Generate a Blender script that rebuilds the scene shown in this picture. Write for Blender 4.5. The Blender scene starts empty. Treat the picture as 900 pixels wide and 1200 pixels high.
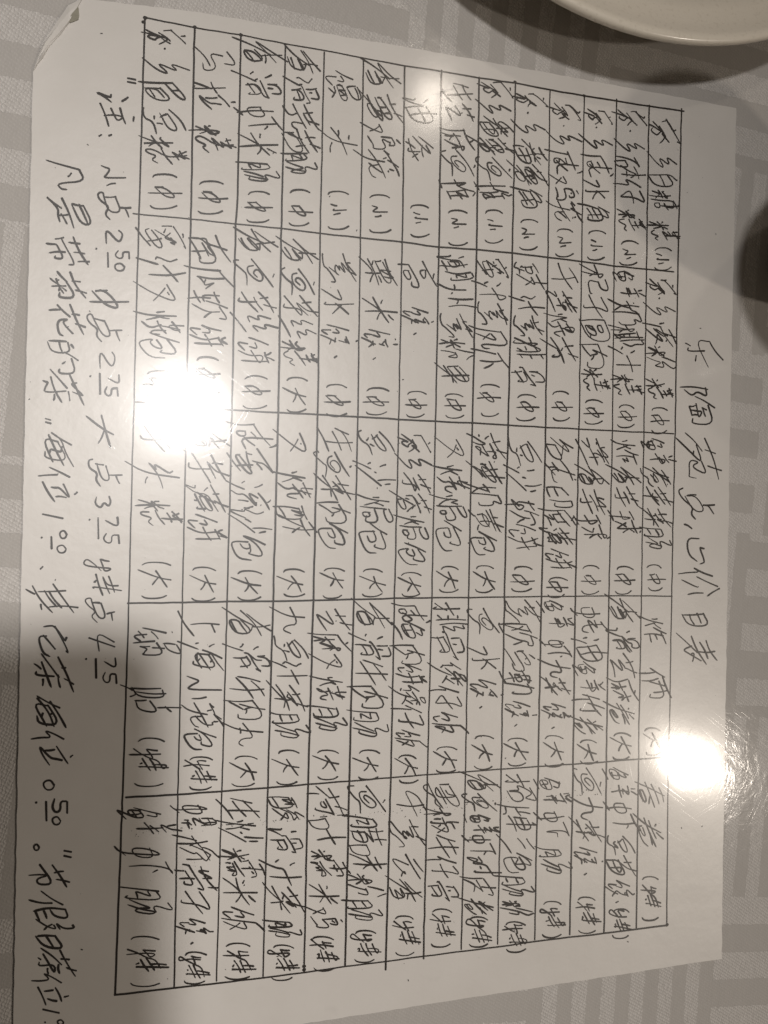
import bpy, bmesh, math, random, re
from mathutils import Matrix, Vector
C = bpy.context.scene
COL = C.collection
MM = 0.001

# ---------------------------------------------------------------- camera
R_WC = [[0.9615671618565359, 0.015517970173708496, 0.2741309647611051],
        [-0.015607343654304608, 0.9998764770589846, -0.0018551140585228339],
        [-0.2741258909027434, -0.002494639413138676, 0.961690580546038]]
CAM = Vector((-78.63782275681666, 5.253530110316222, 239.30342811842138))   # millimetres above the sheet
cam_data = bpy.data.cameras.new("camera")
cam = bpy.data.objects.new("camera", cam_data)
COL.objects.link(cam)
cam.matrix_world = Matrix.Translation(CAM * MM) @ Matrix(R_WC).transposed().to_4x4()
cam_data.sensor_fit = 'VERTICAL'
cam_data.sensor_height = 36.0
cam_data.lens = 30.0
cam_data.clip_start = 0.005
cam_data.clip_end = 20.0
C.camera = cam

def sheet_point(px, py):
    """where a spot read off the photographed sheet lies on the sheet itself (mm)"""
    d = Matrix(R_WC).transposed() @ Vector(((px - 450) / 1000.0, (600 - py) / 1000.0, -1.0))
    p = CAM - d * (CAM.z / d.z)
    return (p.x, p.y)

# ---------------------------------------------------------------- dim warm room + three ceiling lamps
world = bpy.data.worlds.new("World")
C.world = world
world.use_nodes = True
world.node_tree.nodes["Background"].inputs[0].default_value = (1.0, 0.85, 0.70, 1)
world.node_tree.nodes["Background"].inputs[1].default_value = 0.045
C.view_settings.view_transform = 'Standard'
C.view_settings.look = 'None'
C.view_settings.exposure = 0.0
C.view_settings.gamma = 1.0

def lamp(name, loc, power, size, aim, spread, color):
    L = bpy.data.lights.new(name, 'AREA')
    L.shape = 'DISK'
    L.size = size
    L.energy = power
    L.color = color
    L.spread = math.radians(spread)
    o = bpy.data.objects.new(name, L)
    COL.objects.link(o)
    o.location = loc
    o.rotation_euler = (Vector(aim) - Vector(loc)).to_track_quat('-Z', 'Y').to_euler()
    return o
lamp("ceiling_lamp", (0.018, 0.268, 2.0), 0.53, 0.135, (-.165, .01, 0), 26, (1.0, .96, .925))
lamp("ceiling_lamp", (0.680, 1.150, 2.0), 0.22, 0.10, (-.05, .05, 0), 60, (1.0, .89, .76))
lamp("ceiling_lamp", (1.5377, -0.734, 2.0), 0.50, 0.105, (.10, -.28, 0), 30, (1.0, .89, .77))

# ---------------------------------------------------------------- helpers
def new_obj(name, mesh, mat, parent=None):
    o = bpy.data.objects.new(name, mesh)
    COL.objects.link(o)
    if mat: mesh.materials.append(mat)
    if parent: o.parent = parent
    return o
def tag(o, label, cat, group=None):
    o["label"] = label; o["category"] = cat
    if group: o["group"] = group
    return o
def empty(name, loc=(0, 0, 0)):
    o = bpy.data.objects.new(name, None)
    COL.objects.link(o)
    o.location = loc
    o.empty_display_size = 0.02
    return o

class NT:
    """tiny node-tree writer"""
    def __init__(s, name):
        s.m = bpy.data.materials.new(name); s.m.use_nodes = True
        s.t = s.m.node_tree; s.bsdf = s.t.nodes["Principled BSDF"]
        s.pos = s.t.nodes.new("ShaderNodeNewGeometry").outputs["Position"]
    def node(s, kind, ins=None, **props):
        n = s.t.nodes.new(kind)
        for k, v in props.items(): setattr(n, k, v)
        for k, v in (ins or {}).items(): s.put(n.inputs[k], v)
        return n
    def put(s, sock, v):
        if hasattr(v, "is_linked"): s.t.links.new(v, sock)
        else: sock.default_value = v
    def math(s, op, a, b=0.0, c=0.0, clamp=False):
        n = s.node("ShaderNodeMath", {0: a, 1: b, 2: c}, operation=op); n.use_clamp = clamp
        return n.outputs[0]
    def xyz(s, v): 
        n = s.node("ShaderNodeSeparateXYZ", {0: v}); return n.outputs
    def mapped(s, rot=0.0, scale=(1, 1, 1), loc=(0, 0, 0)):
        n = s.node("ShaderNodeMapping", {"Vector": s.pos, "Rotation": (0, 0, rot), "Scale": scale, "Location": loc})
        return n.outputs[0]
    def streak(s, rot, scale, loc=(0, 0, 0)):
        """turned first, stretched afterwards: streaks run along the turned axis"""
        a = s.mapped(rot, (1, 1, 1), loc)
        return s.node("ShaderNodeVectorMath", {0: a, 1: scale}, operation='MULTIPLY').outputs[0]
    def noise(s, vec, scale, detail=3.0, rough=0.55, dist=0.0):
        n = s.node("ShaderNodeTexNoise", {"Vector": vec, "Scale": scale, "Detail": detail, "Roughness": rough, "Distortion": dist})
        return n.outputs[0]
    def mix(s, f, a, b):
        n = s.node("ShaderNodeMix", {0: f}, data_type='RGBA')
        s.put(n.inputs[6], a); s.put(n.inputs[7], b); return n.outputs[2]
    def ramp(s, v, lo, hi):
        n = s.node("ShaderNodeMapRange", {0: v, 1: lo, 2: hi, 3: 0.0, 4: 1.0}); return n.outputs[0]
    def bump(s, height, strength=1.0, distance=1.0, normal=None):
        ins = {"Strength": strength, "Distance": distance, "Height": height}
        if normal is not None: ins["Normal"] = normal
        return s.node("ShaderNodeBump", ins).outputs[0]
    def set(s, **kw):
        for k, v in kw.items(): s.put(s.bsdf.inputs[k.replace("_", " ")], v)

def clear_film(n, crinkle=0.0):
    """the worn clear plastic over cloth and sheet: waves, fine scratches, crinkles"""
    h = n.math('MULTIPLY', n.noise(n.pos, 22.0, 1.5), FILM_WAVE)
    for k, (rot, fx, fy, lo, amp) in enumerate(((0.5, 2600, 30, .60, 1.0), (1.15, 2400, 26, .62, 1.0), (2.2, 3000, 34, .62, 1.0), (2.9, 1500, 45, .63, .8))):
        s = n.noise(n.streak(rot, (fx, fy, 1), (k * 3.7, k * 1.3, 0)), 1.0, 2.0)
        patch = n.ramp(n.noise(n.mapped(rot, (1, 1, 1), (k * .31, k * .77, 0)), 38.0, 2.0), .42, .68)
        s = n.math('MULTIPLY', n.math('MULTIPLY', n.ramp(s, lo + .03, lo + .15), patch), amp * FILM_SCRATCH)
        h = n.math('ADD', h, s)
    h = n.math('ADD', h, n.math('MULTIPLY', n.noise(n.pos, 700.0, 2.0), FILM_GRAIN))
    if crinkle:
        h = n.math('ADD', h, n.math('MULTIPLY', n.noise(n.pos, 260.0, 4.0, .65, .6), crinkle))
    n.set(Coat_Weight=.5, Coat_Roughness=FILM_ROUGH, Coat_IOR=1.38, Coat_Normal=n.bump(h))
FILM_WAVE, FILM_SCRATCH, FILM_GRAIN, FILM_ROUGH = 1.9e-4, 4.5e-6, 2.5e-6, 0.105

# ---------------------------------------------------------------- materials
def mat_cloth():
    n = NT("damask_cloth")
    x, y, z = n.xyz(n.pos)[:3]
    a = math.radians(-4.7)
    u = n.math('ADD', n.math('MULTIPLY', x, math.cos(a)), n.math('MULTIPLY', y, math.sin(a)))
    v = n.math('ADD', n.math('MULTIPLY', x, -math.sin(a)), n.math('MULTIPLY', y, math.cos(a)))
    wob = n.math('MULTIPLY', n.math('SUBTRACT', n.noise(n.pos, 9.0, 1.0), .5), .004)
    jag = n.math('MULTIPLY', n.math('SUBTRACT', n.noise(n.pos, 900.0, 1.0), .5), .0011)
    u = n.math('ADD', u, n.math('ADD', wob, jag)); v = n.math('ADD', v, n.math('SUBTRACT', wob, jag))
    ub, vb = .0495, -.1099
    i = n.math('FLOOR', n.math('DIVIDE', n.math('SUBTRACT', u, ub), .0665))
    j = n.math('FLOOR', n.math('DIVIDE', n.math('SUBTRACT', v, vb - .060), .060))
    blk = n.math('FLOORED_MODULO', n.math('ADD', i, j), 2.0)                     # 0: bars along v, 1: bars along u
    vs = n.math('LESS_THAN', n.math('FRACT', n.math('ADD', n.math('DIVIDE', n.math('SUBTRACT', u, ub), .01023), 40.0)), .5)
    hs = n.math('LESS_THAN', n.math('FRACT', n.math('ADD', n.math('DIVIDE', n.math('SUBTRACT', v, vb), .0181), 40.0)), .5)
    satin = n.math('ADD', n.math('MULTIPLY', vs, n.math('SUBTRACT', 1.0, blk)), n.math('MULTIPLY', hs, blk))
    # twill: fine slanting ribs broken into threads; satin: nearly smooth
    tw = n.math('SINE', n.math('MULTIPLY', n.math('ADD', n.math('MULTIPLY', u, .55), v), 2 * math.pi / .00105))
    th = n.math('SINE', n.math('MULTIPLY', n.math('SUBTRACT', u, n.math('MULTIPLY', v, .3)), 2 * math.pi / .00085))
    rib = n.math('MULTIPLY', n.math('ADD', tw, n.math('MULTIPLY', th, .7)), 1.0)
    fine = n.math('SINE', n.math('MULTIPLY', u, 2 * math.pi / .0007))
    amp = n.math('SUBTRACT', 1.0, n.math('MULTIPLY', satin, .8))
    h = n.math('MULTIPLY', n.math('MULTIPLY', rib, amp), 6e-5)
    h = n.math('ADD', h, n.math('MULTIPLY', fine, 6e-6))
    h = n.math('ADD', h, n.math('MULTIPLY', satin, -5e-5))
    h = n.math('ADD', h, n.math('MULTIPLY', n.noise(n.pos, 1500.0, 2.0), 3.5e-5))
    fold = n.noise(n.streak(-a, (1, .12, 1)), 42.0, 2.0)
    h = n.math('ADD', h, n.math('MULTIPLY', fold, 1.2e-3))
    thr = n.noise(n.streak(-a, (1400, 250, 1)), 1.0, 2.0)
    c_tw = n.mix(thr, (.45, .425, .395, 1), (.65, .62, .59, 1))
    c_sa = n.mix(thr, (.415, .391, .364, 1), (.47, .444, .415, 1))
    col = n.mix(satin, c_tw, c_sa)
    fleck = n.math('MULTIPLY', n.ramp(rib, .35, 1.5), n.math('MULTIPLY', amp, .6))
    col = n.mix(fleck, col, (.74, .71, .68, 1))
    n.set(Base_Color=col, Roughness=.75, Normal=n.bump(h))
    n.bsdf.inputs["Sheen Weight"].default_value = .15
    clear_film(n, 4.2e-5)
    return n.m
def mat_paper():
    n = NT("copier_paper")
    f = n.noise(n.pos, 60.0, 5.0, .6)
    g = n.noise(n.pos, 1800.0, 2.0)
    st = n.ramp(n.noise(n.mapped(.3, (1, 1, 1), (.4, .2, 0)), 75.0, 3.0), .66, .80)
    c = n.mix(f, (.64, .605, .565, 1), (.72, .69, .65, 1))
    c = n.mix(n.math('MULTIPLY', g, .15), c, (.60, .56, .52, 1))
    big = n.noise(n.mapped(1.1, (1, 1, 1), (.9, .1, 0)), 14.0, 4.0, .6)
    c = n.mix(n.math('MULTIPLY', n.ramp(big, .48, .75), .35), c, (.56, .535, .49, 1))
    c = n.mix(n.math('MULTIPLY', st, .25), c, (.42, .39, .36, 1))
    h = n.math('ADD', n.math('MULTIPLY', f, 1.5e-4), n.math('MULTIPLY', g, 4e-6))
    n.set(Base_Color=c, Roughness=.36, Normal=n.bump(h))
    clear_film(n)
    return n.m
def mat_ink():
    n = NT("pen_ink")
    c = n.mix(n.noise(n.pos, 1200.0, 2.0), (.012, .010, .009, 1), (.045, .036, .030, 1))
    n.set(Base_Color=c, Roughness=.36)
    clear_film(n)
    return n.m
def mat_china():
    n = NT("glazed_china")
    sp = n.ramp(n.noise(n.pos, 900.0, 2.0), .55, .72)
    c = n.mix(n.math('MULTIPLY', sp, .35), (.76, .69, .58, 1), (.55, .48, .38, 1))
    n.set(Base_Color=c, Roughness=.3, Coat_Weight=.5, Coat_Roughness=.15, Normal=n.bump(n.noise(n.pos, 120.0, 3.0), 1.0, 1.2e-4))
    return n.m
def mat_olive():
    n = NT("olive_paper")
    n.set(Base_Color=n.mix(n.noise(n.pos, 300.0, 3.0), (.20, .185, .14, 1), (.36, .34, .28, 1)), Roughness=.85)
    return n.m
M_CLOTH, M_PAPER, M_INK, M_CHINA, M_OLIVE = mat_cloth(), mat_paper(), mat_ink(), mat_china(), mat_olive()

# ---------------------------------------------------------------- tablecloth
def build_cloth():
    bm = bmesh.new()
    bmesh.ops.create_grid(bm, x_segments=60, y_segments=60, size=0.75)
    for v in bm.verts:
        r = math.hypot(v.co.x, v.co.y)
        k = max(0.0, min(1.0, (r - .24) / .3))
        v.co.z = -.0004 + k * .0012 * math.sin(v.co.x * 31 + v.co.y * 9)
    m = bpy.data.meshes.new("tablecloth"); bm.to_mesh(m); bm.free()
    for p in m.polygons: p.use_smooth = True
    o = new_obj("tablecloth", m, M_CLOTH)
    tag(o, "pale grey damask tablecloth woven with blocks of satin bars, under clear plastic", "tablecloth")
build_cloth()
# ---- handwriting: every character as pen strokes on a 0-9 grid (pairs of digits = x right, y down);
# @part:x0y0x1y1 sets another entry into that box
STROKES = {
'氵':"3062 1435 0985",'冫':"2143 0983",'米':"1223 8263 0494 5059 5417 5498",'羔':"2032 7052 1181 2373 0595 5055 071939577998",
'艹':"0595 3038 7068",'宀':"4052 1318 139384",'亻':"7004 4349",'木':"0393 5059 5308 5497",'扌':"0393 505937 0764",
'月':"211609 21818968 2373 2676",'饣':"5004 338365 453897",'鱼':"4004 317153 1484771714 4447 1676 0989",
'羊':"2032 7052 1383 2575 0696 5359",'虫':"1282861612 5059 0978",'火':"1224 8264 503609 5399",'口':"1118 11918818",
'日':"1119 11918919 1585",'田':"1119 11918919 1585 5159",'土':"1484 5059 0999",'女':"402589 7309 0393",'又':"12825609 3399",
'家':"@宀:0094 2575 5517 4557684938 4629 8556 6599",'乡':"60237326866809",'白':"5031 2229 22828929 2585",
'唐':"5061 1191 111609 327275 2585 5057 3777793937",'糖':"@米:0149 @唐:4099",'糕':"@米:0149 @羔:4099",
'(':"7042354879",')':"2052655829",'小':"505947 2417 7589",'中':"1316 13837616 5059",'大':"0393 504409 4499",
'牛旁':"2013 1383 5059 0784",'寺':"1282 5044 0494 0696 706968 3748",'特':"@牛旁:0049 @寺:4099",
'夂':"4014 32725509 3399",'夌':"1181 5033 0393 4315 6385 @夂:0499",'凌':"@冫:0029 @夌:2099",
'分':"4014 6094 25756858 4519",'粉':"@米:0149 @分:4099",'鲜':"@鱼:0149 @羊:5099",
'煮':"1181 5033 0393 7116 35757735 3676 083958698998",'苹':"@艹:0093 1484 3546 7556 0696 5449",
'菜':"@艹:0093 7324 3445 5355 7354 0696 5559 5608 5698",'昜':"107024947958 5418 7449",'肠':"@月:0049 @昜:4099",
'乍':"3004 2292 4249 4575 4787",'炸':"@火:0049 @乍:4099",'两':"0191 1319 13939988 4126 6177",'俩':"@亻:0039 @两:3099",
'春':"2171 1383 0595 5018 5597 3777793937 3878",'卷':"2132 7152 1373 0595 5008 5596 37676838 37398998",
'石':"0191 4107 3539 35858939",'本':"0393 5059 5307 5497 3777",'砵':"@石:0049 @本:4099",'子':"1181545948 0595",'仔':"@亻:0039 @子:3099",
'乃':"118154949969 2109",'奶':"@女:0049 @乃:4099",'耳':"0191 2128 7079 2474 2676 0988",'阝':"2029 2181548658",
'椰':"@木:0039 @耳:3069 @阝:6099",'汁':"@氵:0039 3494 6069",'香':"7023 0483 5055 5308 5486 36757939 3676 3878",
'芋':"@艹:0093 2484 0696 545938",'王':"1181 1585 5159 0989",'求':"0292 505948 1435 4518 8364 5498 7081",'球':"@王:0049 @求:4099",
'骨':"2023 207073 4243 0405 0494 9485 2529 25757968 2777",'滑':"@氵:0039 @骨:3099",'芝':"@艹:0093 5454 1585184899",
'麻':"5061 1191 111609 @木:2359 @木:5399",'下':"0191 5159 6485",'虾':"@虫:0049 @下:4099",'豆':"1281 23837525 2346 3647 6657 0718495798",
'苗':"@艹:0093 @田:1499",'交':"5061 1283 33547355 2667 6609 3799",'饺':"@饣:0049 @交:4099",'、':"3356",',':"4455",
'咸':"1282 121609 3464 3656583836 605899 8557 8092",'水':"505948 034308 8355 5499",'角':"4013 317153 231609 23838968 2575 2777 5358",
'己':"11717424 24189998",'杞':"@木:0049 @己:4099",'圆':"1019 10909919 3262643432 3538 35757838 5547 6788",
'肉':"1219 12929978 5035 4356 5628 5577",'车':"1191 402585 0696 5359",'辶':"1021 033406 083899",'莲':"@艹:0092 @车:3297 @辶:0299",
'毛':"7021 1373 0595 41478997",'蚝':"@虫:0049 @毛:4099",'由':"1219 12929919 1595 5059",'油':"@氵:0039 @由:3099",
'竹':"2004 0343 2329 6044 4393 737968",'煎':"5061 0392 2426578563344665 070819485799",'九':"403509 0363678997",
'鸟':"5031 2225 22727464 4353 25959968 0878",'鸡':"@又:0248 @鸟:4099",'竹头':"2003 1353 3438 6044 5393 7578",
'龙':"0393 403709 53588997 7081 8456",'笼':"@竹头:0093 @龙:0399",'千':"7021 0494 5059",
'尧':"0282 403473 7145 0595 354809 65688997",'烧':"@火:0049 @尧:4099",'芳':"@艹:0093 4455 0696 46767968 4619",
'各':"4013 327206 3396 @口:2599",'式':"0292 1555 3538 0867 60378998 8081",'印':"4112 1218 1545 1858 6169 61919877",
'度':"5061 1191 111609 2393 3336 7376 3676 377739 4899",'甫寸':"0191 1215 12828515 1383 5005 0696 757968 3748",
'薄':"@艹:0093 @氵:0339 @甫寸:3399",'并':"2032 7052 1282 0595 324609 7279",'饼':"@饣:0049 @并:4099",
'番':"7021 2233 7263 0393 5055 5305 5395 @田:1599",'薯':"@艹:0092 1315 13838515 4345 6365 0797 5557 8609 3777793937",
'支':"0292 5044 14745509 3499",'豉':"@豆:0049 @支:4099",'蒸':"@艹:0092 2373346435667547 071849589799",
'非':"3039 0232 0535 0837 6069 6292 6595 6898",'排':"@扌:0049 @非:4099",'少':"5055 2415 7284 8509",'沙':"@氵:0039 @少:3099",
'欠':"3004 229284 534609 5599",'软':"@车:0049 @欠:4099",'区':"1191 1119 1999 8127 3287",'欧':"@区:0049 @欠:4099",
'堇':"@艹:0093 23737525 2325 5359 1676 0989",'力':"02928968 4109",'勤':"@堇:0059 @力:5099",
'召':"11817464 4105 2529 25858929",'招':"@扌:0049 @召:4099",'片':"202609 6064 2484 277779",'卑':"5031 1216 12828616 1484 0797 5059",
'牌':"@片:0049 @卑:4099",'三':"2171 2474 0999",'色':"4003 317153 23838626 5356 2328599996",
'隹':"3004 2329 5061 2383 2686 2989 6369",'堆':"@土:0049 @隹:4099",'蜜':"@宀:0093 2334 3355 6353 7364 7235 @虫:1599",
'凤':"201609 2080799997 336338 3468",'爪':"8021 221609 5158 6499",'皮':"121609 129284 5055 2575 7529 3699",
'菠':"@艹:0093 @氵:0339 @皮:3399",'萝':"@艹:0093 1315 13838515 4345 6365 4628 36767609 4767",
'黄':"@艹:0092 0393 2427 24747727 2575 5357 3809 6899",'包':"3004 22827665 24545636 2428499996",
'寸':"0393 706958 2546",'对':"@又:0248 @寸:4099",'卓':"0282 5059 1316 13737616 1474 0898",'潮':"@氵:0029 @卓:2059 @月:6099",
'州':"202609 0324 5058 3546 8089 6576",'果':"1115 11818515 1383 5059 0696 5608 5698",'叉':"12825609 3399 4353",
'局':"11818313 111609 15959968 3767693937",'焗':"@火:0049 @局:4099",'呆':"@口:2073 0595 5459 5508 5598",'保':"@亻:0039 @呆:3099",
'煲':"@保:0095 @火:0499",'反':"8021 211609 24845729 3599",'饭':"@饣:0049 @反:4099",'黑':"1114 11818414 3343 5057 1575 0797 071939577998",
'叔':"3034 3262 0454 343928 1517 4657 @又:5399",'椒':"@木:0039 @叔:3099",'牛':"2004 1282 0595 5059",
'条':"4013 327205 3395 1787 555948 4628 6688",'高':"5061 0191 3263643432 1619 16969978 3767693937",
'蓉':"@艹:0092 @宀:0296 3526 6576 5509 5499 3777793937",'云':"2171 0393 441887 6699",'粟':"0191 1214 12828414 4144 6164 @米:0499",
'昔':"0292 2024 6064 0494 @日:1599",'腊':"@月:0049 @昔:4099",'未':"1282 0494 5059 5408 5498",'味':"@口:0248 @未:4099",
'曼':"1013 10808313 1181 0406 04949606 3436 6466 177729 3799",'馒':"@饣:0049 @曼:4099",'头':"3142 1334 0595 604709 5799",
'生':"2004 1282 1585 5059 0999",'可':"0191 706958 2353553523",'荷':"@艹:0093 @亻:0349 @可:3499",'叶':"@口:0248 4494 7079",
'需':"1080 0204 029294 5055 3343 6373 0696 1719 17979978 4749 6769",'糯':"@米:0149 @需:4099",'芫':"@艹:0093 2373 0595 354809 65688998",
'茜':"@艹:0093 0494 1519 15959919 4427 6477",'丝':"3013431646 7053835696 0999",'酉':"0191 1219 12929919 3125 6164 1797",
'禾':"7021 0393 5059 5308 5498",'酥':"@酉:0049 @禾:4099",'夋':"501372 3315 6384 @夂:0499",'酸':"@酉:0049 @夋:4099",
'蛋':"0191 5144 5373 2314 1496 @虫:1599",'㐬':"5061 1292 431575 6485 263809 5659 86888997",'流':"@氵:0039 @㐬:3099",
'丸':"403609 0363678998 2546",'炒':"@火:0049 @少:4099",'马':"207063 3225859968 0777",'立':"5061 1383 3437 7467 0898",'拉':"@扌:0049 @立:4099",
'南':"0191 5034 1419 14949978 3445 7465 2676 1888 5659",'瓜':"8021 211609 5147 4767 5688 6499",'上':"5058 5383 0999",
'每':"3004 1292 231787 23837958 4354 4667 0595",'海':"@氵:0039 @每:3099",'累':"@田:2074 541676 673898 5759 3728 6888",'螺':"@虫:0049 @累:4099",
'乔':"7021 0393 5205 5295 354609 7579",'桥':"@木:0049 @乔:4099",'带':"0191 2023 5053 8083 0406 049496 2629 26767968 5559",
'眉':"11818313 111609 4143 3539 35858939 3676 3878",'钅':"4004 2383 1676 454897",'呙':"@口:2083 1419 14949978 5346 4638 5778",
'锅':"@钅:0049 @呙:4099",'贝':"1117 11818717 5147 4709 6799",'占':"5055 5383 @口:1599",'贴':"@贝:0049 @占:4099",
'乐':"7021 211595 545948 3728 6788",'匋':"3005 22929978 4334 3474 2676 5458 3638 3868 6668",'陶':"@阝:0039 @匋:3099",
'夗':"3004 22623609 3445 52827666 5357899997",'苑':"@艹:0093 @夗:0399",'点':"5054 5282 2427 24747727 071939577998",
'心':"1508 33387986 5254 8395",'介':"4004 5095 354609 6579",'价':"@亻:0039 @介:3099",'目':"2029 20808929 2373 2676",
'表':"1181 2373 0595 5055 5508 364958 8567 5699",'主':"5061 1383 2676 5359 0999",'注':"@氵:0039 @主:3099",'凡':"301609 3070799997 4355",
'是':"2023 20808323 2181 0595 5558 5787 3609 3799",'菊':"@艹:0093 3405 34949978 @米:2579",'匕':"8134 10178997",'花':"@艹:0093 @亻:0349 @匕:4499",
'勺':"3004 22929978 4556",'的':"@白:0049 @勺:4099",'茶':"@艹:0092 5305 5395 1686 545948 3728 6788",'位':"@亻:0039 @立:3099",
'其':"0292 2027 7077 2474 2575 0797 3819 6889",'它':"@宀:0095 7536 35388997",'节':"@艹:0093 04848868 4449",
'叚':"1019 10404414 1646 1848 608083 6484 65857749 6599",'假':"@亻:0039 @叚:3099",
'1':"6039",'2':"123071830999",'3':"11407244865918",'4':"500696 7039",'5':"8020 202474875917",'7':"019139",'0':"501339878250",
'.':"4556",':':"3344 3748",'“':"3026 6056",'”':"3026 6056",'_':"0494",
}
# dish names: rows from the title downwards, five columns each; the number after a character is where it sits along the row
CELLS = """家155乡189白211糖235糕271(292小304)316|家337,350乡363凌392粉420糕456(479中493)507|鲜530煮559苹582菜607肠631(663中679)691|炸738俩800(854大868)884|春931卷974(1028特1050)1077
家139,154乡172砵198仔226糕258(284小298)310|鲜334奶367椰394汁422糕451(476中488)500|炸530香559芋582球612(665中679)695|香716滑750芝780麻808卷836(860大873)889|鲜918虾956豆990苗1014饺1042、1057(1066特1078)1098
家138,150乡168咸194水224角251(272小288)304|杞328子359圆386肉416糕445(470中484)496|莲530香560芋588球618(664中680)695|蚝726油760鲜794竹826卷850(868大882)894|煎916九947菜973饺1004、1024(1052特1070)1092
家132,148乡163咸190鸡220笼248(270小284)300|千324莲354烧380芳410(460中477)492|各526式552印582度606薄628饼656(678中688)699|鲜720虾760九784菜804饺834、853(863大880)897|鲜928虾966肠1008(1057特1075)1097
家118,133乡150番180薯206角233(259小274)292|豉324汁358蒸382排408骨442(464中477)492|豆530沙562软600饼630(665中680)692|蒸716欧744鸟772勤800饺832、850(866大880)896|招924牌958三988色1010肠1038粉1064(1081特1095)1114
家106乡127番150薯172煎198堆224(248小264)284|蜜314汁342蒸368凤396爪422(452中466)487|菠523萝554奶580黄610包637(664大680)693|煎728水772饺808、829(863大882)900|香918煎940鲜966虾990对1014皮1038卷1062(1075特1090)1108
生110芝132麻164煎192堆222(248小262)287|潮314州348蒸382粉410果439(463中475)489|叉526烧560焗594包628(665大680)693|排722骨756煲790仔818饭848(876大890)904|黑932椒962牛992仔1016骨1044(1066特1084)1108
油129条176(242小256)277|高322饺372、392(460中474)488|家520乡542芋566蓉590焗618包650(672大686)698|咸718鱼740肉766饼790煲816仔840饭866(886大899)916|千940蒸976云1014香1044(1074特1092)1118
香90薯128鸡160笼192(230小248)272|粟319米364饺398、421(456中471)485|豆518沙556焗596包632(668大684)698|香722滑757牛788肉816肠848(880大896)912|煎936腊972味1004粉1038肠1066(1091特1106)1126
馒102头166(226小246)268|蒸314水356饺394、419(452中470)487|生516煎544菜572肉600包628(667大680)700|芝726麻752叉776烧806肠842(880大894)912|荷940叶974糯1010米1048鸡1074(1098特1114)1136
香74滑106芫138茜166肠192(224中248)264|香296煎330芋360丝384糕414(444大464)482|叉520烧568酥610(668大684)698|九726豆760汁788菜818肠850(880大898)918|酸948滑984汁1022菜1054肠1088(1108特1124)1147
香64滑100虾140米170肠202(226中243)260|香284煎320芋354丝378饼412(442中458)478|咸510蛋542流580沙612包642(670大686)702|香732滑770牛806肉830丸860(887大904)920|生948炒974糯1010米1044饭1078(1106特1126)1146
马70拉112糕162(214中232)250|南292瓜326软358饼394(420中438)462|香514芋548薄584饼620(666大684)703|上730海768小806笼838包866(888特904)924|螺956桥994带1028子1056饺1086、1105(1116特1132)1151
家44,58乡80眉108豆142糕176(206中226)244|蜜278汁316叉344烧378包406(436中450)464|芋514头556糕600(660大678)700|锅752贴820(866特890)920|鲜962虾1008肠1056(1098特1124)1154"""
# title and notes: character, place on the sheet (across, along), advance, height
TITLE = "乐 822 411 36 44|陶 819 474 46 38|苑 820 537 48 42|点 818 590 38 36|心 816 638 44 26|价 819 684 36 42|目 814 725 20 28|表 818 762 36 38"
NOTES = ["“ 152 96 12 16|、 148 117 14 14|注 137 130 40 40|: 127 161 14 30|小 133 207 32 28|点 136 241 32 36|2 134 277 17 21|. 114 292 10 10|5 143 299 12 18|0 140 313 12 14|_ 126 305 18 8|中 126 352 26 44|点 125 385 30 38|2 126 421 21 21|. 107 441 10 10|7 134 445 12 17|5 130 459 13 17|_ 117 450 24 8|大 121 507 38 27|点 125 554 32 36|3 121 589 17 22|. 106 609 10 10|7 132 612 13 18|5 130 631 15 20|_ 115 619 25 8|特 119 675 42 38|点 120 715 30 34|4 119 751 22 32|. 102 772 10 10|7 130 777 12 17|5 128 794 15 17|_ 112 783 24 8",
"凡 79 205 31 35|是 82 250 35 42|带 78 295 32 46|菊 79 335 30 42|花 79 375 34 36|的 76 417 38 31|茶 72 456 36 48|” 55 494 12 10|每 67 527 34 44|位 69 570 37 38|1 62 605 12 26|. 50 630 10 10|0 74 626 13 10|0 72 643 12 13|_ 60 636 15 8|、 49 666 12 12|其 62 702 34 46|它 61 750 35 38|茶 61 790 37 46|每 57 836 33 40|位 62 877 38 42|0 57 919 16 15|. 44 940 10 12|5 70 944 20 20|0 66 961 12 12|_ 54 950 22 8|0 43 992 9 7|“ 77 1001 18 14|节 56 1026 27 48|假 59 1070 46 42|日 60 1103 18 26|茶 64 1129 28 46|位 60 1159 32 36|1 60 1184 12 20|0 71 1197 8 8|. 54 1197 8 8"]

# ---------------------------------------------------------------- the menu sheet
menu = empty("menu_sheet")
tag(menu, "white handwritten dim sum price list on a sheet of paper with one crumpled corner", "menu")
random.seed(7)

def slab(name, outline, z0, z1, mat, parent, bevel=True):
    """flat piece cut to an outline (mm)"""
    bm = bmesh.new()
    vs = [bm.verts.new((x * MM, y * MM, z0 * MM)) for x, y in outline]
    f = bm.faces.new(vs)
    if f.normal.z < 0: f.normal_flip()
    r = bmesh.ops.extrude_face_region(bm, geom=[f])
    for v in r["geom"]:
        if isinstance(v, bmesh.types.BMVert): v.co.z = z1 * MM
    bmesh.ops.recalc_face_normals(bm, faces=bm.faces)
    m = bpy.data.meshes.new(name); bm.to_mesh(m); bm.free()
    return new_obj(name, m, mat, parent)

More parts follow.
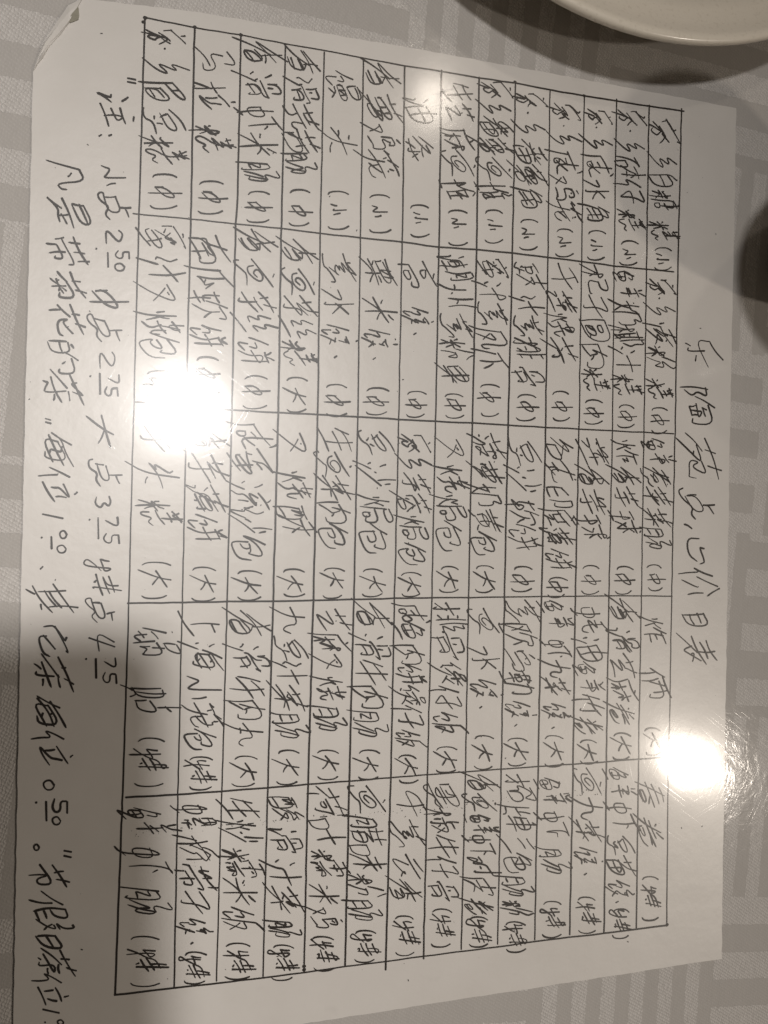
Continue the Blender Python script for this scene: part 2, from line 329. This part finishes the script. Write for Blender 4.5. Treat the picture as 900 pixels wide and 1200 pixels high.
def edge_run(pts, step=9.0, amp=.9):
    """photographed edge points joined with slight raggedness"""
    out = []
    for (x0, y0), (x1, y1) in zip(pts[:-1], pts[1:]):
        k = max(1, int(math.hypot(x1 - x0, y1 - y0) / step))
        for i in range(k):
            t = i / k
            out.append((x0 + (x1 - x0) * t + random.uniform(-amp, amp) * .5, y0 + (y1 - y0) * t + random.uniform(-amp, amp) * .5))
    return out
OUT = edge_run([(39, 85), (34, 300), (27, 600), (21, 900), (15, 1252), (400, 1192), (620, 1158), (845, 1123), (846, 1040), (850, 800),
                (855, 480), (859, 300), (862, 127), (728, 102), (620, 82), (517, 63), (370, 38), (225, 14), (97, -1), (80, 7), (51, 50), (39, 85)])
slab("paper", [sheet_point(*p) for p in OUT], 0.05, 0.30, M_PAPER, menu)

# crumpled corner: a narrow turned-over strip and a small dog-ear
def flap(name, rows, parent, mat=None):
    bm = bmesh.new()
    g = []
    for row in rows:
        g.append([bm.verts.new((sheet_point(px, py)[0] * MM, sheet_point(px, py)[1] * MM, z * MM)) for px, py, z in row])
    for a, b in zip(g[:-1], g[1:]):
        for i in range(len(a) - 1):
            bm.faces.new((a[i], a[i + 1], b[i + 1], b[i]))
    bmesh.ops.recalc_face_normals(bm, faces=bm.faces)
    m = bpy.data.meshes.new(name); bm.to_mesh(m); bm.free()
    o = new_obj(name, m, mat or M_PAPER, parent)
    s = o.modifiers.new("thickness", 'SOLIDIFY'); s.thickness = .00015; s.offset = 0
    return o
flap("folded_corner", [
    [(39.5, 84, .42), (45, 68, .45), (52, 50, .45), (66, 28, .45), (81, 7.5, .45), (97, -1, .42)],
    [(42, 80, .8), (47, 67, .6), (54, 52, 1.0), (69, 31, .7), (82, 16, .9), (94, 4, .6)],
    [(44, 76, .6), (49, 68, 1.0), (57, 53, .7), (70, 40, .8), (80, 28, .9), (90, 12, .8)],
    [(45, 75, .42), (50.5, 68, .42), (58, 55, .42), (71, 41, .42), (80, 29, .42), (91, 12, .42)]], menu)
flap("olive_crease", [[(80, 25, .72), (85, 18, 1.05), (92, 9, .75)], [(81, 27, .6), (87, 22, .7), (93, 19, .55)], [(82, 28, .5), (88, 26, .5), (92, 24, .5)]], menu, M_OLIVE)  # small patch coloured dark olive at the inner edge of the fold

# ---- ink ribbons
class Ink:
    def __init__(s): s.v = []; s.f = []; s.n = 0
    def ribbon(s, pts, width, taper=True):
        """pts in mm on the sheet"""
        p = [Vector((x, y)) for x, y in pts]
        q = [p[0]]
        for a in p[1:]:
            if (a - q[-1]).length > .03: q.append(a)
        p = q
        if len(p) < 2:
            p = [p[0], p[0] + Vector((width * .6, 0))]
        z = .335 + (s.n % 12) * .011; s.n += 1
        L = len(p); base = len(s.v)
        for i in range(L):
            if i == 0: d = p[1] - p[0]
            elif i == L - 1: d = p[-1] - p[-2]
            else:
                d = (p[i] - p[i - 1]).normalized() + (p[i + 1] - p[i]).normalized()
                if d.length < .2: d = p[i] - p[i - 1]
            d = d.normalized(); nrm = Vector((-d.y, d.x))
            t = i / (L - 1)
            w = width * .5 * (1 + .16 * math.sin(t * 5 + s.n))
            if taper and t > .8 and L > 3: w *= 1 - .45 * (t - .8) / .2
            for k in (-1, 1):
                e = p[i] + nrm * w * k
                s.v.append((e.x * MM, e.y * MM, (z + i * .0005) * MM))
        # rounded ends
        for i in range(L - 1):
            a = base + 2 * i
            s.f.append((a, a + 2, a + 3, a + 1))
        for end, sgn in ((0, -1), (L - 1, 1)):
            d = (p[1] - p[0]) if end == 0 else (p[-1] - p[-2])
            d = d.normalized() * sgn
            c = p[end] + d * width * .35
            s.v.append((c.x * MM, c.y * MM, (z + end * .0005) * MM))
            a = base + 2 * end
            s.f.append((a, a + 1, len(s.v) - 1) if sgn < 0 else (a + 1, a, len(s.v) - 1))
    def done(s, name, parent):
        m = bpy.data.meshes.new(name); m.from_pydata(s.v, [], s.f); m.update()
        bm = bmesh.new(); bm.from_mesh(m)
        for f in bm.faces:
            if f.normal.z < 0: f.normal_flip()
        bm.to_mesh(m); bm.free()
        return new_obj(name, m, M_INK, parent)

def chaikin(p, n=2):
    for _ in range(n):
        if len(p) < 3: return p
        q = [p[0]]
        for a, b in zip(p[:-1], p[1:]):
            q.append((a[0] * .75 + b[0] * .25, a[1] * .75 + b[1] * .25))
            q.append((a[0] * .25 + b[0] * .75, a[1] * .25 + b[1] * .75))
        q.append(p[-1]); p = q
    return p

def strokes_of(ch, box=(0, 0, 9, 9), out=None):
    out = [] if out is None else out
    sx = (box[2] - box[0]) / 9; sy = (box[3] - box[1]) / 9
    for t in STROKES[ch].split():
        if t[0] == '@':
            k, b = t[1:].split(':'); b = [int(c) for c in b]
            strokes_of(k, (box[0] + b[0] * sx, box[1] + b[1] * sy, box[0] + b[2] * sx, box[1] + b[3] * sy), out)
        else:
            out.append([(box[0] + int(t[i]) * sx, box[1] + int(t[i + 1]) * sy) for i in range(0, len(t), 2)])
    return out

def write_char(ink, ch, px, py, adv, hgt, pen=.455, slant=.48):
    """one character in quick slanted handwriting; the line of writing runs down the photograph"""
    plain = ch in "()0123457.:_、,“”"
    S = strokes_of(ch)
    rnd = random.Random("%s%d%d" % (ch, px, py))
    sl = (slant + rnd.uniform(-.07, .07)) if not plain else (.0 if ch in "()" else .06)
    rot = rnd.uniform(-.06, .06) if ch != '_' else 0
    ax = adv * rnd.uniform(.95, 1.08); ay = hgt * rnd.uniform(.94, 1.06)
    bow = rnd.uniform(-.05, .05)
    jit = 0 if ch in "._" else (.12 if plain else .22)
    if not plain:                                                      # sweeping left strokes, clipped right ones
        S2 = []
        for s in S:
            if len(s) == 2:
                (x0, y0), (x1, y1) = s
                if x1 < x0 - .8 and y1 > y0 + 1.2: s = [s[0], (x1 - .24 * (x0 - x1), y1 + .10 * (y1 - y0))]
                elif x1 > x0 + 1 and y1 > y0 + 1.5: s = [s[0], (x0 + .72 * (x1 - x0), y0 + .78 * (y1 - y0))]
            S2.append(s)
        S = S2
    joined = []
    for s in S:                                                        # running hand: near strokes flow together
        s = [(x + rnd.gauss(0, jit), y + rnd.gauss(0, jit)) for x, y in s]
        if len(s) == 2 and not plain:                                  # straight strokes bow a little
            (x0, y0), (x1, y1) = s
            b = rnd.uniform(-.09, .09)
            s = [s[0], ((x0 + x1) / 2 + (y1 - y0) * b, (y0 + y1) / 2 - (x1 - x0) * b), s[1]]
        if joined and not plain:
            e = joined[-1][-1]
            gap = math.hypot(e[0] - s[0][0], e[1] - s[0][1])
            if gap < 4.6 and rnd.random() < .34 and len(joined[-1]) < 12:
                joined[-1] = joined[-1] + s; continue
        joined.append(s)
    for s in joined:
        pts = []
        for x, y in chaikin(s):
            X = x - 4.5; Y = y - 4.5 - sl * (x - 4.5) + bow * (x - 4.5) ** 2 * .3
            X, Y = X + rot * Y, Y - rot * X
            gx = X / 9 * ax; gy = Y / 9 * ay
            pts.append(sheet_point(px - gy, py + gx))
        ink.ribbon(pts, pen * rnd.uniform(.82, 1.18))

# ---- ruled grid: hand-ruled lines
ROW_LINES = [[(798,128),(794,300),(790,530),(787,660),(784,850),(782,935),(780.6,1085)],
 [(760,124),(757,312),(754,510),(752,628),(751,700),(748,860),(746,1020),(745,1087)],
 [(722,117),(719,310),(717,508),(713,698),(711,820),(709,980),(707,1093)],
 [(684,112),(681,306),(678,502),(673.6,698),(671,896),(667,1095)],
 [(644,107),(641.6,302),(639,496),(634,700),(630,898),(626,1101)],
 [(603.6,97),(600,296),(595,498),(590.6,698),(587,900),(582.6,1106)],
 [(561,91),(558,292),(553,496),(548.6,699),(545,905),(540,1112)],
 [(517,83),(514,290),(510,494),(505.6,700),(500.6,908),(496,1123)],
 [(474,78),(471,284),(467,491),(462,701),(457.6,911),(451.6,1136)],
 [(425.6,69),(422,279),(419,488),(414.4,702),(409,916),(404,1132)],
 [(379.6,62),(375,274),(372,486),(367,704),(360.6,920),(356,1139)],
 [(334.4,52),(329.6,268),(326,484),(320,704),(313.6,923),(308,1145)],
 [(282.4,42),(278,240),(276,264),(272,470),(266,706),(260,926),(253.6,1149)],
 [(228,33),(224,240),(220,400),(218,510),(213.6,707),(208.4,928),(204,1157)],
 [(170,20),(163,250),(158,430),(156,510),(151,708),(144,928),(135,1165)]]
COL_LINES = [[(168,21),(228,33),(282,42),(334,52),(380,60),(425,69),(474,78),(517,84),(561,92),(603,98),(644,106),(684,113),(722,119),(760,125),(801,131)],
 [(156,251),(223,257),(276,263),(330,268),(375,274),(422,279),(471,284),(514,290),(558,293),(600,297),(642,302),(681,307),(719,312),(757,316),(789,319)],
 [(158,471),(230,478),(330,484),(372,486),(467,491.5),(510,494),(553,496),(595,498.5),(640,501),(717,505),(789,508.5)],
 [(149,707),(268,705),(320,704.5),(367,703.5),(462,701),(551,700),(634,699),(713,698),(787,698.6)],
 [(147,934),(208,930.6),(310,923),(409,915),(457,911),(545,904),(630,898),(713,892),(784,887)],
 [(134,1165),(204,1157),(310,1145),(356,1139),(404,1132),(452,1126),(496,1120),(583,1109),(640,1101),(707,1093),(782,1083.6)]]
grid_ink = Ink()
for k, line in enumerate(ROW_LINES + COL_LINES):
    pts = []
    for a, b in zip(line[:-1], line[1:]):
        m = max(1, int(math.hypot(a[0] - b[0], a[1] - b[1]) / 12))
        for i in range(m):
            t = i / m
            pts.append((a[0] + (b[0] - a[0]) * t + random.gauss(0, .16), a[1] + (b[1] - a[1]) * t + random.gauss(0, .16)))
    pts.append(line[-1])
    grid_ink.ribbon([sheet_point(*p) for p in pts], .47, taper=False)
for px, py in ((170, 22), (228, 33), (282, 42), (603, 97), (684, 113), (356, 1132), (356, 1136), (168, 27), (781, 1083)):   # pen blots at joints
    x, y = sheet_point(px, py)
    grid_ink.ribbon([(x - .3, y), (x, y + .1), (x + .35, y)], .85, taper=False)
grid_ink.done("ruled_grid", menu)

def at_line(line, y):
    for (x0, y0), (x1, y1) in zip(line[:-1], line[1:]):
        if y <= y1 or (x1, y1) == line[-1]:
            return x0 + (x1 - x0) * (y - y0) / (y1 - y0)

for r, row in enumerate(CELLS.split("\n")):
    for cell in row.split("|"):
        ink = Ink()
        items = [(a, int(b)) for a, b in re.findall(r"(\D)(\d+)", cell)]
        k_par = [i for i, it in enumerate(items) if it[0] == '('][0]
        rnd = random.Random(cell)
        off = rnd.uniform(.44, .50)
        for i, (ch, y) in enumerate(items):
            xr, xl = at_line(ROW_LINES[r], y), at_line(ROW_LINES[r + 1], y)
            H = xr - xl
            gaps = [abs(items[j][1] - y) for j in (i - 1, i + 1) if 0 <= j < len(items)]
            g = min(gaps)
            xc = xl + H * off + rnd.uniform(-.03, .03) * H
            if ch in "()": w, h = 8.5, H * .50
            elif i > k_par: w, h = {'小': (15, .38), '中': (15, .62), '大': (19, .50), '特': (25, .56)}[ch]; h *= H
            elif ch in ",、": w, h = 9, 9
            else: w, h = min(31, max(19, g * .98)), H * .76
            if ch in ",": xc -= H * .05
            if ch == "、": xc -= H * .08
            write_char(ink, ch, xc, y, w, h)
        ink.done("dish_name", menu)

for text, nm in ((TITLE, "title_writing"), (NOTES[0], "price_note"), (NOTES[1], "price_note")):
    ink = Ink()
    for g in text.split("|"):
        ch, px, py, adv, hgt = g.split()
        write_char(ink, ch, float(px), float(py), float(adv), float(hgt) * .92, pen=.50, slant=.46)
    ink.done(nm, menu)

# toner specks and the broken line a fold left on the photocopy
sp = Ink(); rs = random.Random(4)
def speck(px, py, r):
    x, y = sheet_point(px, py); a = rs.uniform(0, 6.28)
    sp.ribbon([(x - r * math.cos(a), y - r * math.sin(a)), (x, y), (x + r * math.cos(a), y + r * math.sin(a))], r * 1.3, taper=False)
for _ in range(150):
    px, py = rs.uniform(30, 840), rs.uniform(150, 1170)
    if py > 1245 - .158 * px - 25: continue
    speck(px, py, rs.choice((.06, .07, .09, .12, .2)))
for px, py in ((119, 40), (820, 385), (822, 968), (798, 970), (320, 180), (463, 398), (472, 445), (96, 1112), (735, 1103), (478, 1148), (373, 530)): speck(px, py, .22)
FOLD = [(150, 978), (224, 969), (308, 963), (358, 958), (420, 953), (490, 951), (560, 940), (650, 933), (700, 928), (770, 921)]
for a, b in zip(FOLD[:-1], FOLD[1:]):
    for _ in range(17):
        t = rs.random()
        speck(a[0] + (b[0] - a[0]) * t, a[1] + (b[1] - a[1]) * t + rs.gauss(0, 2.2), rs.choice((.06, .08, .1, .16)))
for px, py, l in ((236, 967, 10), (265, 966, 8), (290, 965, 7), (545, 940, 7), (560, 939, 9), (640, 933, 8), (660, 930, 6), (395, 955, 12), (375, 957, 8)):
    sp.ribbon([sheet_point(px, py), sheet_point(px + l * .5, py - .4), sheet_point(px + l, py - .8)], .3, taper=False)
sp.done("toner_specks", menu)["kind"] = "stuff"

# ---------------------------------------------------------------- china
def lathe(name, prof, mat, parent=None, seg=128, loc=(0, 0, 0)):
    bm = bmesh.new(); rings = []
    for r, z in prof:
        if r < 1e-6: rings.append([bm.verts.new((0, 0, z * MM))])
        else: rings.append([bm.verts.new((r * MM * math.cos(2 * math.pi * k / seg), r * MM * math.sin(2 * math.pi * k / seg), z * MM)) for k in range(seg)])
    for a, b in zip(rings[:-1], rings[1:]):
        for k in range(seg):
            k2 = (k + 1) % seg
            if len(a) == 1 and len(b) == 1: continue
            if len(a) == 1: bm.faces.new((a[0], b[k], b[k2]))
            elif len(b) == 1: bm.faces.new((a[k], b[0], a[k2]))
            else: bm.faces.new((a[k], b[k], b[k2], a[k2]))
    bmesh.ops.recalc_face_normals(bm, faces=bm.faces)
    m = bpy.data.meshes.new(name); bm.to_mesh(m); bm.free()
    for p in m.polygons: p.use_smooth = True
    o = new_obj(name, m, mat, parent); o.location = loc
    return o
PLATE = [(0, 5), (60, 5), (76, 6), (84, 8.4), (89, 12.2), (92.5, 15.6), (95.5, 17.6), (98.5, 18.4), (102, 19.4), (104.5, 20.4), (106.6, 21.5),
         (108.4, 22.3), (109.7, 22.0), (110.2, 21.0), (109.8, 19.6), (107, 17.6), (98, 14.0), (86, 7.0), (76, 3.2), (70, 1.6), (68, .1), (64, .1), (63, 1.6), (0, 2.4)]
plate = lathe("dinner_plate", PLATE, M_CHINA, loc=(.0655, .2552, .0004))
tag(plate, "white glazed china plate with raised rim, cut by the top edge of the photo", "plate")
bowl = lathe("tea_cup", [(0, 6), (12, 6.4), (19, 14), (25, 30), (28, 50), (29.2, 62), (30, 62.6), (30.5, 61.6), (29.3, 49), (26.2, 29), (21, 12), (16, 4.5), (15, 0), (13, 0), (12.6, 3), (0, 3.4)], M_CHINA, seg=96, loc=(.1375, .093, .0004))
tag(bowl, "handleless white china tea cup past the right edge, throwing a round shadow", "cup")

# ---------------------------------------------------------------- the phone taking the picture, held over the sheet: its shadow darkens the lower left
M_PHONE = NT("black_phone_glass"); M_PHONE.set(Base_Color=(.02, .02, .022, 1), Roughness=.3); M_PHONE = M_PHONE.m
def rounded(name, w, h, d, r, mat, parent, loc):
    bm = bmesh.new()
    ring = []
    for cx, cy, a0 in ((w / 2 - r, h / 2 - r, 0), (-w / 2 + r, h / 2 - r, 90), (-w / 2 + r, -h / 2 + r, 180), (w / 2 - r, -h / 2 + r, 270)):
        for k in range(7):
            a = math.radians(a0 + k * 15)
            ring.append((cx + r * math.cos(a), cy + r * math.sin(a)))
    f = bm.faces.new([bm.verts.new((x * MM, y * MM, 0)) for x, y in ring])
    e = bmesh.ops.extrude_face_region(bm, geom=[f])
    for v in e["geom"]:
        if isinstance(v, bmesh.types.BMVert): v.co.z = d * MM
    bmesh.ops.recalc_face_normals(bm, faces=bm.faces)
    bmesh.ops.bevel(bm, geom=[x for x in bm.edges if abs(x.verts[0].co.z - x.verts[1].co.z) < 1e-6], offset=1.2 * MM, segments=2, affect='EDGES')
    m = bpy.data.meshes.new(name); bm.to_mesh(m); bm.free()
    o = new_obj(name, m, mat, parent); o.location = [c * MM for c in loc]
    return o
phone = empty("smartphone"); phone.matrix_world = cam.matrix_world.copy()
tag(phone, "black smartphone held above the menu taking this picture, seen only by its shadow", "phone")
rounded("body", 71, 144, 7.4, 9, M_PHONE, phone, (-14, -69, 3.0))
rounded("camera_bump", 24, 12, 1.2, 5, M_PHONE, phone, (0, -2, 1.9))
